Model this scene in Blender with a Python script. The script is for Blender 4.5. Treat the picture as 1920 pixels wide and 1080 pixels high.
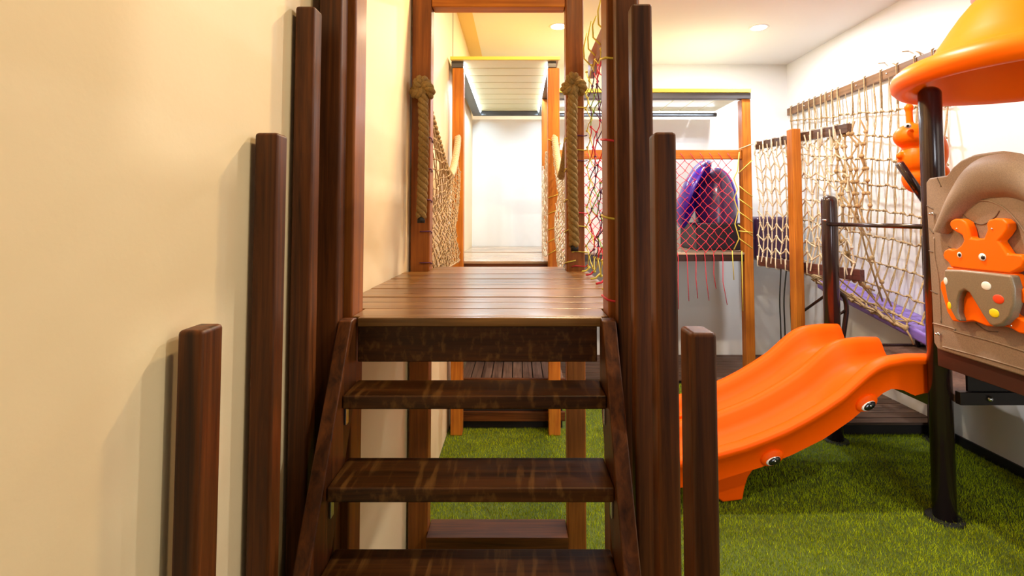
import bpy, math, random
from mathutils import Vector, Matrix
R = random.Random(7)
for o in list(bpy.data.objects): bpy.data.objects.remove(o)
S = bpy.context.scene; C = S.collection
# ------------------------------------------------------------------ camera
F = 950.0; CX = 972.0; CY = 364.5; PITCH = math.radians(2.5); EYE = 1.82
cd = bpy.data.cameras.new('camera'); cam = bpy.data.objects.new('camera', cd); C.objects.link(cam)
cam.location = (0, 0, EYE); cam.rotation_euler = (math.pi/2 + PITCH, 0, 0)
cd.sensor_width = 36; cd.lens = F/1920*36; cd.shift_x = (960-CX)/1920; cd.shift_y = (CY-540)/1920
cd.clip_start = .02; S.camera = cam
# ------------------------------------------------------------------ world and exposure
w = bpy.data.worlds.new('world'); S.world = w; w.use_nodes = True
w.node_tree.nodes['Background'].inputs[0].default_value = (.92, .96, 1.0, 1)
w.node_tree.nodes['Background'].inputs[1].default_value = .13
S.view_settings.view_transform = 'Standard'; S.view_settings.look = 'None'
S.view_settings.exposure = 0.0; S.view_settings.gamma = 1; S.view_settings.use_curve_mapping = False
# ------------------------------------------------------------------ lamps (large)
def area(name, loc, rot, sx, sy, e, col, shape='RECTANGLE'):
    l = bpy.data.lights.new(name, 'AREA'); l.shape = shape; l.size = sx
    if shape == 'RECTANGLE': l.size_y = sy
    l.energy = e; l.color = col
    o = bpy.data.objects.new(name, l); C.objects.link(o); o.location = loc; o.rotation_euler = rot
    return o
CEIL = 3.81; XL = -.60; XR = 3.52; YB = 6.57
# added cool light behind the camera: unseen daylight, aimed to brighten the right wall
ed = area('unseen_daylight', (2.0, -1.9, 1.6), (math.radians(87), 0, math.radians(-14)), 1.4, 2.2, 24, (.86, .94, 1.0)); ed.data.spread = math.radians(85)
# ------------------------------------------------------------------ pixel helpers (measuring only)
def ray(x, y):
    u = (x-CX)/F; v = (CY-y)/F; c = math.cos(PITCH); s = math.sin(PITCH)
    return Vector((u, c - v*s, s + v*c))
def at(x, y, Y):
    d = ray(x, y); return Vector((0, 0, EYE)) + d*(Y/d.y)
def atX(x, y, X):
    d = ray(x, y); return Vector((0, 0, EYE)) + d*(X/d.x)
# ------------------------------------------------------------------ materials
MATS = {}
def mat(name, col, rough=.5, metal=0, coat=0, bump=None, vary=None, emit=None, spec=.5):
    if name in MATS: return MATS[name]
    m = bpy.data.materials.new(name); m.use_nodes = True; nt = m.node_tree; b = nt.nodes['Principled BSDF']
    b.inputs['Base Color'].default_value = (*col, 1); b.inputs['Roughness'].default_value = rough
    b.inputs['Metallic'].default_value = metal; b.inputs['Coat Weight'].default_value = coat
    b.inputs['Coat Roughness'].default_value = .15; b.inputs['Specular IOR Level'].default_value = spec
    tc = nt.nodes.new('ShaderNodeTexCoord')
    if vary:
        sc, amt = vary
        n = nt.nodes.new('ShaderNodeTexNoise'); n.inputs['Scale'].default_value = sc; n.inputs['Detail'].default_value = 5
        nt.links.new(tc.outputs['Object'], n.inputs['Vector'])
        r = nt.nodes.new('ShaderNodeMapRange'); r.inputs[1].default_value = .3; r.inputs[2].default_value = .7
        r.inputs[3].default_value = 1-amt; r.inputs[4].default_value = 1+amt
        nt.links.new(n.outputs[0], r.inputs[0])
        h = nt.nodes.new('ShaderNodeHueSaturation'); h.inputs['Color'].default_value = (*col, 1)
        nt.links.new(r.outputs[0], h.inputs['Value']); nt.links.new(h.outputs[0], b.inputs['Base Color'])
    if bump:
        sc, st = bump
        n = nt.nodes.new('ShaderNodeTexNoise'); n.inputs['Scale'].default_value = sc; n.inputs['Detail'].default_value = 3
        nt.links.new(tc.outputs['Object'], n.inputs['Vector'])
        bp = nt.nodes.new('ShaderNodeBump'); bp.inputs['Strength'].default_value = st; bp.inputs['Distance'].default_value = .003
        nt.links.new(n.outputs[0], bp.inputs['Height']); nt.links.new(bp.outputs[0], b.inputs['Normal'])
    if emit:
        b.inputs['Emission Color'].default_value = (*emit[0], 1); b.inputs['Emission Strength'].default_value = emit[1]
    MATS[name] = m; return m
def wood(name, dark, light, axis='z', rough=.38, coat=.25, worn=0):
    key = name+'_'+axis
    if key in MATS: return MATS[key]
    m = bpy.data.materials.new(key); m.use_nodes = True; nt = m.node_tree; b = nt.nodes['Principled BSDF']
    tc = nt.nodes.new('ShaderNodeTexCoord'); mp = nt.nodes.new('ShaderNodeMapping')
    s = {'x': (1.6, 42, 42), 'y': (42, 1.6, 42), 'z': (42, 42, 1.6)}[axis]; mp.inputs['Scale'].default_value = s
    oi = nt.nodes.new('ShaderNodeObjectInfo'); ad = nt.nodes.new('ShaderNodeVectorMath'); ad.operation = 'ADD'
    cmb = nt.nodes.new('ShaderNodeCombineXYZ'); mu = nt.nodes.new('ShaderNodeMath'); mu.operation = 'MULTIPLY'; mu.inputs[1].default_value = 37
    nt.links.new(oi.outputs['Random'], mu.inputs[0])
    for i in range(3): nt.links.new(mu.outputs[0], cmb.inputs[i])
    nt.links.new(tc.outputs['Object'], mp.inputs['Vector']); nt.links.new(mp.outputs[0], ad.inputs[0]); nt.links.new(cmb.outputs[0], ad.inputs[1])
    n = nt.nodes.new('ShaderNodeTexNoise'); n.inputs['Scale'].default_value = 1; n.inputs['Detail'].default_value = 6; n.inputs['Roughness'].default_value = .65
    n.inputs['Distortion'].default_value = .6
    nt.links.new(ad.outputs[0], n.inputs['Vector'])
    cr = nt.nodes.new('ShaderNodeValToRGB'); e = cr.color_ramp.elements
    e[0].position = .32; e[0].color = (*dark, 1); e[1].position = .68; e[1].color = (*light, 1)
    nt.links.new(n.outputs[0], cr.inputs[0])
    n2 = nt.nodes.new('ShaderNodeTexNoise'); n2.inputs['Scale'].default_value = 2.2; n2.inputs['Detail'].default_value = 2
    nt.links.new(tc.outputs['Object'], n2.inputs['Vector'])
    mr = nt.nodes.new('ShaderNodeMapRange'); mr.inputs[1].default_value = .3; mr.inputs[2].default_value = .7; mr.inputs[3].default_value = .72; mr.inputs[4].default_value = 1.25
    nt.links.new(n2.outputs[0], mr.inputs[0])
    h = nt.nodes.new('ShaderNodeHueSaturation'); nt.links.new(cr.outputs[0], h.inputs['Color']); nt.links.new(mr.outputs[0], h.inputs['Value'])
    out = h.outputs[0]
    if worn:
        n3 = nt.nodes.new('ShaderNodeTexNoise'); n3.inputs['Scale'].default_value = 55; n3.inputs['Detail'].default_value = 4
        mp3 = nt.nodes.new('ShaderNodeMapping'); mp3.inputs['Scale'].default_value = (1.0, .12, .6)
        nt.links.new(tc.outputs['Object'], mp3.inputs['Vector']); nt.links.new(mp3.outputs[0], n3.inputs['Vector'])
        mr3 = nt.nodes.new('ShaderNodeMapRange'); mr3.inputs[1].default_value = .52; mr3.inputs[2].default_value = .70; mr3.inputs[3].default_value = 0; mr3.inputs[4].default_value = worn
        nt.links.new(n3.outputs[0], mr3.inputs[0])
        mx = nt.nodes.new('ShaderNodeMix'); mx.data_type = 'RGBA'; mx.inputs['B'].default_value = (.24, .11, .025, 1)
        nt.links.new(mr3.outputs[0], mx.inputs['Factor']); nt.links.new(out, mx.inputs['A']); out = mx.outputs['Result']
    nt.links.new(out, b.inputs['Base Color'])
    rr = nt.nodes.new('ShaderNodeMapRange'); rr.inputs[3].default_value = rough-.08; rr.inputs[4].default_value = rough+.12
    nt.links.new(n.outputs[0], rr.inputs[0]); nt.links.new(rr.outputs[0], b.inputs['Roughness'])
    b.inputs['Coat Weight'].default_value = coat; b.inputs['Coat Roughness'].default_value = .25; b.inputs['Specular IOR Level'].default_value = .28
    bp = nt.nodes.new('ShaderNodeBump'); bp.inputs['Strength'].default_value = .25; bp.inputs['Distance'].default_value = .002
    nt.links.new(n.outputs[0], bp.inputs['Height']); nt.links.new(bp.outputs[0], b.inputs['Normal'])
    MATS[key] = m; return m
def mahog(a='z'): return wood('mahogany', (.030, .008, .0018), (.165, .048, .008), a, rough=.46, coat=.08)
def brown(a='x'): return wood('brown_wood', (.018, .006, .0012), (.115, .037, .006), a, rough=.42, coat=.12, worn=.55 if a == 'x' else 0)
def deckw(a='x'): return wood('deck_wood', (.11, .043, .010), (.34, .165, .04), a, rough=.28, coat=.5)
def orangew(a='z'): return wood('amber_wood', (.36, .095, .010), (.60, .22, .020), a, rough=.5, coat=.05)
def midw(a='z'): return wood('teak_wood', (.17, .046, .007), (.36, .115, .016), a, rough=.45, coat=.1)
def greyw(a='x'): return wood('weathered_wood', (.05, .025, .016), (.17, .10, .07), a, rough=.55, coat=0)
M_left = mat('cream_paint', (.86, .71, .45), .55, bump=(60, .12))
M_back = mat('pale_paint', (.83, .85, .85), .6, bump=(60, .1))
M_right = mat('white_gloss_paint', (.88, .89, .90), .38, bump=(40, .1))
M_ceil = mat('ceiling_paint', (.84, .83, .81), .7)
M_ceilstrip = mat('yellow_ceiling_strip', (.80, .58, .22), .6)
M_frame = mat('grey_steel', (.085, .085, .09), .4, .2)
M_slat = mat('slat_white', (.74, .70, .44), .45)
M_yellow = mat('yellow_panel', (.80, .62, .08), .45)
M_strip = mat('light_strip', (1, 1, 1), .4, emit=((.82, .93, 1.0), 5))
M_bulb = mat('lamp_diffuser', (1, 1, 1), .4, emit=((1.0, .86, .62), 14))
M_bulbring = mat('lamp_ring', (.85, .85, .85), .35)
M_black = mat('black_rubber', (.008, .008, .009), .6)
M_pole = mat('brown_steel', (.030, .013, .013), .22, .2, coat=.6)
M_orange = mat('orange_plastic', (.98, .105, .0), .44, coat=.0, spec=.10, bump=(300, .06))
M_orange2 = mat('bright_orange_plastic', (1.0, .15, .001), .40, coat=.0, spec=.18, bump=(260, .08))
M_taupe = mat('taupe_plastic', (.27, .19, .135), .55, vary=(160, .16), bump=(260, .2))
M_shell = mat('dark_taupe_plastic', (.23, .165, .10), .42, vary=(160, .12), coat=.2)
M_purple = mat('purple_plastic', (.05, .010, .36), .28, coat=.5)
M_dpurple = mat('plum_plastic', (.06, .014, .09), .3, coat=.4)
M_vinyl = mat('purple_vinyl', (.24, .15, .56), .4, coat=.2)
M_white = mat('white_paint_dot', (.85, .84, .80), .35)
M_red = mat('red_paint_dot', (.8, .06, .01), .35)
M_yel = mat('yellow_paint_dot', (.85, .65, .01), .35)
M_eye = mat('eye_black', (.005, .005, .006), .15, coat=.5)
M_chrome = mat('zinc_bolt', (.65, .65, .66), .25, 1)
M_rope = mat('manila_rope', (.27, .165, .045), .85, vary=(120, .25), bump=(400, .6))
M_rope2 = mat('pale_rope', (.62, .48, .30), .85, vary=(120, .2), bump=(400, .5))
M_net = mat('hemp_cord', (.43, .30, .15), .85, vary=(60, .25))
M_netw = mat('white_cord', (.70, .62, .48), .8, vary=(60, .15))
M_cy = mat('yellow_cord', (.72, .60, .09), .6)
M_cg = mat('green_cord', (.30, .52, .08), .6)
M_cr = mat('red_cord', (.72, .03, .06), .6)
M_cp = mat('dark_purple_cord', (.10, .02, .08), .6)
# ------------------------------------------------------------------ mesh builder
class MB:
    def __init__(s): s.v = []; s.f = []; s.marks = []
    def use(s, i): s.marks.append((len(s.f), i)); return s
    def box(s, x0, x1, y0, y1, z0, z1):
        b = len(s.v)
        s.v += [(x0,y0,z0),(x1,y0,z0),(x1,y1,z0),(x0,y1,z0),(x0,y0,z1),(x1,y0,z1),(x1,y1,z1),(x0,y1,z1)]
        s.f += [tuple(b+i for i in q) for q in ((0,3,2,1),(4,5,6,7),(0,1,5,4),(1,2,6,5),(2,3,7,6),(3,0,4,7))]
        return s
    def hexa(s, P):                      # eight corners, same order as box
        b = len(s.v); s.v += [tuple(p) for p in P]
        s.f += [tuple(b+i for i in q) for q in ((0,3,2,1),(4,5,6,7),(0,1,5,4),(1,2,6,5),(2,3,7,6),(3,0,4,7))]
        return s
    def prism(s, poly, axis, a, b):      # poly in the two other axes
        n = len(poly); k = len(s.v)
        for t in (a, b):
            for p, q in poly:
                s.v.append({'x': (t, p, q), 'y': (p, t, q), 'z': (p, q, t)}[axis])
        s.f.append(tuple(k+i for i in range(n))); s.f.append(tuple(k+n+i for i in reversed(range(n))))
        for i in range(n):
            j = (i+1) % n; s.f.append((k+i, k+n+i, k+n+j, k+j))
        return s
    def tube(s, pts, r, n=6, caps=True):
        pts = [Vector(p) for p in pts]; m = len(pts); k = len(s.v); up = None
        for i, p in enumerate(pts):
            t = (pts[min(i+1, m-1)] - pts[max(i-1, 0)])
            if t.length < 1e-9: t = Vector((0,0,1))
            t.normalize()
            if up is None:
                up = Vector((0,0,1)) if abs(t.z) < .9 else Vector((0,1,0))
            a = t.cross(up)
            if a.length < 1e-6: a = t.cross(Vector((1,0,0)))
            a.normalize(); b = a.cross(t); up = b
            rr = r[i] if isinstance(r, (list, tuple)) else r
            for j in range(n):
                th = 2*math.pi*j/n; s.v.append(tuple(p + a*math.cos(th)*rr + b*math.sin(th)*rr))
        for i in range(m-1):
            for j in range(n):
                q = (j+1) % n; s.f.append((k+i*n+j, k+i*n+q, k+(i+1)*n+q, k+(i+1)*n+j))
        if caps:
            s.f.append(tuple(k+j for j in reversed(range(n)))); s.f.append(tuple(k+(m-1)*n+j for j in range(n)))
        return s
    def ball(s, c, r, nu=12, nv=8, sc=(1,1,1), rot=None):
        k = len(s.v); c = Vector(c)
        def P(x, y, z):
            p = Vector((x*sc[0], y*sc[1], z*sc[2]))*r
            if rot: p = rot @ p
            s.v.append(tuple(c+p))
        P(0,0,1)
        for i in range(1, nv):
            ph = math.pi*i/nv
            for j in range(nu):
                th = 2*math.pi*j/nu; P(math.sin(ph)*math.cos(th), math.sin(ph)*math.sin(th), math.cos(ph))
        P(0,0,-1); e = len(s.v)-1
        for j in range(nu): s.f.append((k, k+1+j, k+1+(j+1) % nu))
        for i in range(nv-2):
            for j in range(nu):
                q = (j+1) % nu; s.f.append((k+1+i*nu+j, k+1+(i+1)*nu+j, k+1+(i+1)*nu+q, k+1+i*nu+q))
        for j in range(nu): s.f.append((e, k+1+(nv-2)*nu+(j+1) % nu, k+1+(nv-2)*nu+j))
        return s
    def lathe(s, prof, c, n=48, rot=None):
        k = len(s.v); c = Vector(c); m = len(prof)
        for r, z in prof:
            for j in range(n):
                th = 2*math.pi*j/n; p = Vector((max(r, 1e-4)*math.cos(th), max(r, 1e-4)*math.sin(th), z))
                if rot: p = rot @ p
                s.v.append(tuple(c+p))
        for i in range(m-1):
            for j in range(n):
                q = (j+1) % n; s.f.append((k+i*n+j, k+i*n+q, k+(i+1)*n+q, k+(i+1)*n+j))
        return s
    def grid(s, P):
        k = len(s.v); a = len(P); b = len(P[0])
        for row in P:
            for p in row: s.v.append(tuple(p))
        for i in range(a-1):
            for j in range(b-1): s.f.append((k+i*b+j, k+i*b+j+1, k+(i+1)*b+j+1, k+(i+1)*b+j))
        return s
    def build(s, name, m, parent=None, bevel=0, seg=2, smooth=False, remesh=0):
        me = bpy.data.meshes.new(name)
        xs = [v[0] for v in s.v]; ys = [v[1] for v in s.v]; zs = [v[2] for v in s.v]
        o0 = Vector(((min(xs)+max(xs))/2, (min(ys)+max(ys))/2, min(zs)))
        me.from_pydata([tuple(Vector(v)-o0) for v in s.v], [], s.f); me.validate(); me.update()
        for mm in (m if isinstance(m, (list, tuple)) else [m]): me.materials.append(mm)
        if s.marks:
            idx = 0; k = 0
            for fi, p in enumerate(me.polygons):
                while k < len(s.marks) and s.marks[k][0] <= fi: idx = s.marks[k][1]; k += 1
                p.material_index = idx
        o = bpy.data.objects.new(name, me); C.objects.link(o)
        if parent:
            wp = Vector(parent.location); q = parent.parent
            while q: wp += Vector(q.location); q = q.parent
            o.parent = parent; o.location = o0 - wp
        else: o.location = o0
        if remesh:
            r = o.modifiers.new('remesh', 'REMESH'); r.mode = 'VOXEL'; r.voxel_size = remesh; r.use_smooth_shade = True
            sm = o.modifiers.new('smooth', 'SMOOTH'); sm.iterations = 8; sm.factor = .6
        if bevel:
            b = o.modifiers.new('bevel', 'BEVEL'); b.width = bevel; b.segments = seg; b.limit_method = 'ANGLE'; b.angle_limit = math.radians(40)
            for p in me.polygons: p.use_smooth = True
            wn = o.modifiers.new('wn', 'WEIGHTED_NORMAL')
        elif smooth:
            for p in me.polygons: p.use_smooth = True
        return o
def tag(o, label=None, cat=None, group=None, kind=None):
    if label: o['label'] = label
    if cat: o['category'] = cat
    if group: o['group'] = group
    if kind: o['kind'] = kind
    return o
def thing(name, loc, label, cat, group=None):
    o = bpy.data.objects.new(name, None); C.objects.link(o); o.location = loc; o.empty_display_size = .1
    return tag(o, label, cat, group)
def fixnormals():
    import bmesh
    for o in bpy.data.objects:
        if o.type == 'MESH' and len(o.data.polygons) < 30000 and o.get('_keep') is None:
            bm = bmesh.new(); bm.from_mesh(o.data); bmesh.ops.recalc_face_normals(bm, faces=bm.faces); bm.to_mesh(o.data); bm.free()
def lerp(a, b, t): return a + (b-a)*t
def interp(x, X, Y):
    if x <= X[0]: return Y[0]
    for i in range(len(X)-1):
        if x <= X[i+1]: return lerp(Y[i], Y[i+1], (x-X[i])/(X[i+1]-X[i]))
    return Y[-1]
def smoothpts(P, n=8):
    P = [Vector(p) for p in P]; out = []
    for i in range(len(P)-1):
        p0 = P[max(i-1, 0)]; p1 = P[i]; p2 = P[i+1]; p3 = P[min(i+2, len(P)-1)]
        for k in range(n):
            t = k/n
            out.append(.5*((2*p1)+(p2-p0)*t+(2*p0-5*p1+4*p2-p3)*t*t+(3*p1-p0-3*p2+p3)*t**3))
    out.append(P[-1]); return out
# ================================================================== SETTING
def struct(o): o['kind'] = 'structure'; return o
struct(MB().box(XL-.12, XR+.12, -2.2, YB+.12, -.12, 0).build('floor', mat('turf_backing', (.06, .09, .006), .9, vary=(25, .3))))
struct(MB().box(XL-.12, XR+.12, -2.2, YB+.12, CEIL, CEIL+.1).build('ceiling', M_ceil))
struct(MB().box(XL-.12, XL, -2.2, YB+.12, 0, CEIL).build('wall_left', M_left))
struct(MB().box(XR, XR+.12, -2.2, YB+.12, 0, CEIL).build('wall_right', M_right))
struct(MB().box(XL, XR, YB, YB+.12, 0, CEIL).build('wall_back', M_back))
struct(MB().box(XR-.018, XR, -2.2, 4.28, 0, .075).build('baseboard_right', M_black, bevel=.003))
struct(MB().box(XL, XL+.15, -2.2, YB, CEIL-.004, CEIL).build('trim_1', M_ceilstrip))  # thin flat strip, yellower than the ceiling, along the left wall
struct(MB().box(XL, XL+.004, 4.555, 4.568, 2.9, CEIL).build('trim_2', mat('wall_joint', (.30, .25, .17), .7)))  # thin dark vertical joint line on the left wall
# ------------------------------------------------------------------ downlights
def downlight(x, y, lab, e=24, col=(1.0, .70, .36)):
    t = thing('ceiling_light', (x, y, CEIL), lab, 'ceiling light', 'round recessed ceiling lights')
    MB().lathe([(.075, -.001), (.095, -.008), (.10, -.003), (.10, 0)], (x, y, CEIL), 32).build('trim_ring', M_bulbring, t, smooth=True)
    MB().lathe([(0, -.006), (.074, -.006), (.074, -.001)], (x, y, CEIL), 32).build('diffuser', M_bulb, t)
    l = area('lamp_glow', (x, y, CEIL-.02), (0, 0, 0), .14, .14, e, col, 'DISK')
    l.parent = t; l.location = (0, 0, -.02)
downlight(.42, 5.23, 'round ceiling light seen through the wooden doorway, above the slatted canopy', 40, (1, .80, .52))
downlight(2.535, 5.26, 'round ceiling light glowing near the white wall above the rope net', 58, (.97, .97, 1))
downlight(.45, 3.0, 'round ceiling light over the near wooden deck, above the frame', 64)
downlight(1.75, 3.0, 'round ceiling light over the orange slide, above the frame', 62, (1, .94, .86))
downlight(.45, .8, 'round ceiling light over the wooden stairs, above the frame', 14)
downlight(2.5, .8, 'round ceiling light over the open turf, above the frame', 55, (1, .93, .82))
# ================================================================== POSTS
def post(x0, x1, y0, y1, z1, m, lab, group=None, z0=0, bev=.008, name='wooden_post', cat='post'):
    o = MB().box(x0, x1, y0, y1, z0, z1).build(name, m, bevel=bev, seg=3)
    return tag(o, lab, cat, group)
G1 = 'stepped posts beside the stairs'
post(-.582, -.5375, .872, .935, 1.626, mahog(), 'shortest stepped dark wooden post left of the stairs, against cream wall', G1)
post(-.590, -.5375, 1.125, 1.176, 2.008, mahog(), 'middle-height stepped dark wooden post left of the stairs', G1)
post(-.590, -.5375, 1.316, 1.369, 2.377, mahog(), 'tallest free-standing stepped wooden post left of the stairs', G1)
post(-.572, -.506, 1.43, 1.486, 3.2, mahog(), 'full-height dark post behind the left stair stringer', G1)
post(-.590, -.485, 1.492, 1.60, 3.2, midw(), 'full-height reddish corner post at the left front of the deck')
post(.294, .339, .872, .935, 1.622, mahog(), 'shortest stepped dark wooden post right of the stairs, nearest orange slide', G1)
post(.294, .341, 1.085, 1.14, 2.003, mahog(), 'middle-height stepped dark wooden post right of the stairs', G1)
post(.294, .3477, 1.293, 1.343, 2.374, mahog(), 'tallest free-standing stepped wooden post right of the stairs', G1)
post(.280, .345, 1.43, 1.485, 3.2, mahog(), 'full-height dark post behind the right stair stringer', G1)
post(.264, .365, 1.497, 1.60, 3.2, midw(), 'full-height reddish corner post at the right front of the deck')
post(-.589, -.484, 2.77, 2.868, 3.35, midw(), 'left doorway post with the knotted rope hanging on it')
post(.262, .362, 2.77, 2.868, 3.35, midw(), 'right doorway post with the knotted rope hanging on it')
zl = at(930, 12, 2.77).z
tag(MB().box(-.483, .261, 2.775, 2.865, zl, zl+.12).build('door_lintel', orangew('x'), bevel=.006), 'amber wooden crosspiece on top of the rope doorway', 'lintel')
post(-.566, -.468, 4.29, 4.39, 3.094, orangew(), 'left amber post at the far end of the rope bridge')
post(.252, .352, 4.29, 4.39, 3.094, orangew(), 'right amber post at the far end of the rope bridge')
post(.255, .355, 5.45, 5.55, 3.094, orangew(), 'amber post carrying the inner canopy corner behind the rope bridge')
post(2.425, 2.52, 5.45, 5.56, 3.094, orangew(), 'amber corner post between red net and tan rope net')
post(2.553, 2.637, 4.70, 4.80, at(1500, 241, 4.7).z, orangew(), 'short orange square post in front of the tan rope net')
# ================================================================== NEAR DECK
t = thing('play_deck', (0, 2.2, 1.40), 'raised brown plank deck between the stairs and the rope bridge', 'deck')
mb = MB(); ys = [1.466, 1.615, 1.735, 1.845, 1.955, 2.062, 2.17, 2.275, 2.38, 2.485, 2.59, 2.695, 2.80, 2.96]
for i in range(len(ys)-1):
    g = .006
    y0, y1 = ys[i]+(.0 if i == 0 else g*.5), ys[i+1]-g*.5
    if i == 0:
        mb.box(-.462, .242, y0, 1.49, 1.504, 1.53); mb.box(-.484, .262, 1.4905, y1, 1.504, 1.53)
    else: mb.box(-.598 if y0 > 1.61 and y1 < 2.76 else -.483, (.37 if y1 < 2.76 else .26), y0, y1, 1.504, 1.53+R.uniform(-.0015, .0015))
mb.build('deck_boards', deckw('x'), t, bevel=.003, seg=1)
MB().box(-.465, .228, 1.484, 1.4905, 1.40, 1.503).build('front_beam', brown('x'), t, bevel=.003)
for x in (-.44, .18): MB().box(x, x+.05, 1.62, 2.75, 1.41, 1.502).build('joist', mahog('y'), t, bevel=.003)
# ================================================================== STAIRS
t = thing('wooden_stairs', (-.116, 1.0, 0), 'open dark wooden stairs rising to the near deck', 'stairs')
sl = 1.88
def zf(y): return 1.527 - (1.42-y)*sl
dpt = .17
for x0, x1 in ((-.505, -.467), (.2345, .2745)):
    y0 = 1.434 - 1.527/sl
    poly = [(1.434, 1.527), (1.46, 1.530), (1.484, 1.527), (1.484, 1.33), (1.434+.16-(1.527-1.15)/sl, 1.15), (y0+.18, 0), (y0, 0)]
    MB().prism(poly, 'x', x0, x1).build('stringer', mahog('z'), t, bevel=.004)
steps = [(1.363, 1.346, .132), (1.261, 1.161, .158), (1.161, .976, .167)]
for k in range(4, 9): steps.append((1.161-(k-3)*.101, .976-(k-3)*.185, .16))
for i, (y, z, d) in enumerate(steps):
    if z < .1: continue
    MB().box(-.4665, .2340, y, y+d, z-.036, z).build('tread', brown('x'), t, bevel=.005, seg=3)
    for x, s in ((-.464, 1), (.2315, -1)):
        MB().box(x-.0025, x+.0025, y+.02, y+.04, z-.085, z-.038).build('bracket', M_chrome, t, bevel=.001)
# ================================================================== base beam between doorway posts
tag(MB().box(-.483, .261, 2.72, 2.885, .0, .145).build('ground_beam', mahog('x'), bevel=.004), 'brown ground beam lying on the turf between the doorway posts', 'beam')
# ================================================================== FAR DECK (L-shaped)
ZD = 1.435
t = thing('far_deck', (1, 5.9, 1.3), 'far raised deck under the slatted canopy, beyond the rope bridge', 'deck')
mb = MB(); y = 4.40
while y < 5.43:
    mb.box(-.598 if y > 4.395 else -.46, .36, y, min(y+.10, 5.44)-.005, ZD-.024, ZD); y += .104
while y < 6.56:
    mb.box(-.598, 2.52, y if y > 5.56 else 5.562, min(y+.10, 6.565)-.005, ZD-.024, ZD); y += .104
mb.box(.36, 2.42, 5.44, 5.56, ZD-.024, ZD)
mb.build('deck_boards', wood('pale_deck', (.30, .20, .13), (.55, .42, .30), 'x', rough=.25, coat=.5), t, bevel=.003, seg=1)
MB().box(-.598, .36, 4.405, 4.44, ZD-.12, ZD-.025).build('edge_beam', mahog('x'), t, bevel=.003)
MB().box(.36, 2.42, 5.455, 5.50, ZD-.095, ZD-.025).build('edge_beam', wood('dark_beam', (.02, .008, .004), (.05, .018, .01), 'x'), t, bevel=.003)
tag(MB().box(.358, 2.422, 5.47, 5.535, at(1300, 298, 5.47).z, at(1300, 281, 5.47).z).build('guard_rail', orangew('x'), bevel=.005), 'orange-brown rail above the red net', 'rail')
# box step and low platforms
t = thing('box_step', (-.06, 4.9, 0), 'low brown plank box step under the far deck, on the turf', 'step')
mb = MB(); x = -.50
while x < .36: mb.box(x, x+.082, 4.46, 5.38, .40, .42); x += .09
mb.build('top_planks', greyw('y'), t, bevel=.002, seg=1)
MB().box(-.52, .40, 4.43, 4.458, .34, .425).build('front_board', mahog('x'), t, bevel=.003)
MB().box(-.52, .40, 4.41, 4.44, .07, .15).build('front_board', mahog('x'), t, bevel=.003)
MB().box(-.50, .38, 4.46, 5.36, .0, .398).build('carcass', mat('black_stain_wood', (.012, .006, .004), .7), t)
def platform(name, x0, x1, y0, y1, z, lab):
    t = thing(name, ((x0+x1)/2, (y0+y1)/2, 0), lab, 'platform'); mb = MB(); y = y0
    while y < y1-.02: mb.box(x0, x1, y, min(y+.105, y1)-.006, z-.022, z); y += .11
    mb.build('planks', greyw('x'), t, bevel=.002, seg=1)
    MB().box(x0+.02, x1-.02, y0+.02, y1-.01, 0, z-.024).build('skirt', mat('black_stain_wood', (.012, .006, .004), .7), t)
platform('low_platform', .45, XR-.002, 5.60, YB-.005, .055, 'low dark plank platform along the back wall beneath the red net')
platform('low_platform', 2.0, XR-.002, 4.30, 5.58, .105, 'low brown plank platform behind the orange slide, beside white wall')
# ================================================================== CANOPIES
t = thing('slatted_canopy', (-.1, 5.3, 3.095), 'white slatted canopy with grey steel frame at the end of the rope bridge', 'canopy')
for x0, x1 in ((-.575, -.472), (.252, .325)):
    MB().box(x0, x1, 4.29, 6.40, 3.096, 3.150).build('side_beam', M_frame, t, bevel=.004)
MB().box(-.471, .251, 6.34, 6.40, 3.096, 3.15).build('rear_beam', M_frame, t, bevel=.004)
mb = MB(); y = 4.27
while y < 6.3: mb.box(-.575, .345, y, y+.222, 3.151, 3.172); y += .24
mb.build('slats', M_slat, t, bevel=.003, seg=1)
MB().box(-.575, .345, 4.27, 6.3, 3.1725, 3.178).build('backing', mat('mustard_backing', (.35, .26, .06), .6), t)
MB().box(-.58, .355, 4.25, 4.268, 3.151, 3.180).build('front_edge', M_yellow, t, bevel=.002)
for x, ex in ((-.468, 1), (.248, -1)):
    MB().box(x-.004, x+.004, 4.32, 6.3, 3.128, 3.148).build('light_strip', M_strip, t)
    l = area('strip_lamp', (0, 0, 0), (0, math.radians(25*ex), 0), .03, 1.9, 27, (.66, .86, 1.0)); l.parent = t; l.location = Vector((x+.012*ex, 5.3, 3.125))-t.location
t = thing('slatted_canopy', (1.4, 5.9, 3.095), 'pale slatted canopy with yellow edge above the red net deck', 'canopy')
MB().box(.36, 2.52, 5.44, 5.52, 3.096, 3.16).build('front_beam', M_frame, t, bevel=.004)
MB().tube([(.40, 6.33, 3.10), (2.49, 6.33, 3.10)], .026, 12).build('rear_bar', M_frame, t, smooth=True)
mb = MB(); x = .36
while x < 2.45: mb.box(x, x+.230, 5.45, 6.40, 3.162, 3.18); x += .24
mb.build('slats', M_slat, t, bevel=.003, seg=1)
MB().box(.36, 2.52, 5.43, 5.449, 3.163, 3.205).build('front_edge', M_yellow, t, bevel=.002)
MB().box(.50, 2.45, 6.297, 6.303, 3.124, 3.130).build('light_strip', M_strip, t)
l = area('strip_lamp', (0, 0, 0), (math.radians(-25), 0, 0), 1.95, .03, 18, (.76, .88, 1.0)); l.parent = t; l.location = Vector((1.475, 6.285, 3.11))-t.location
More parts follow.
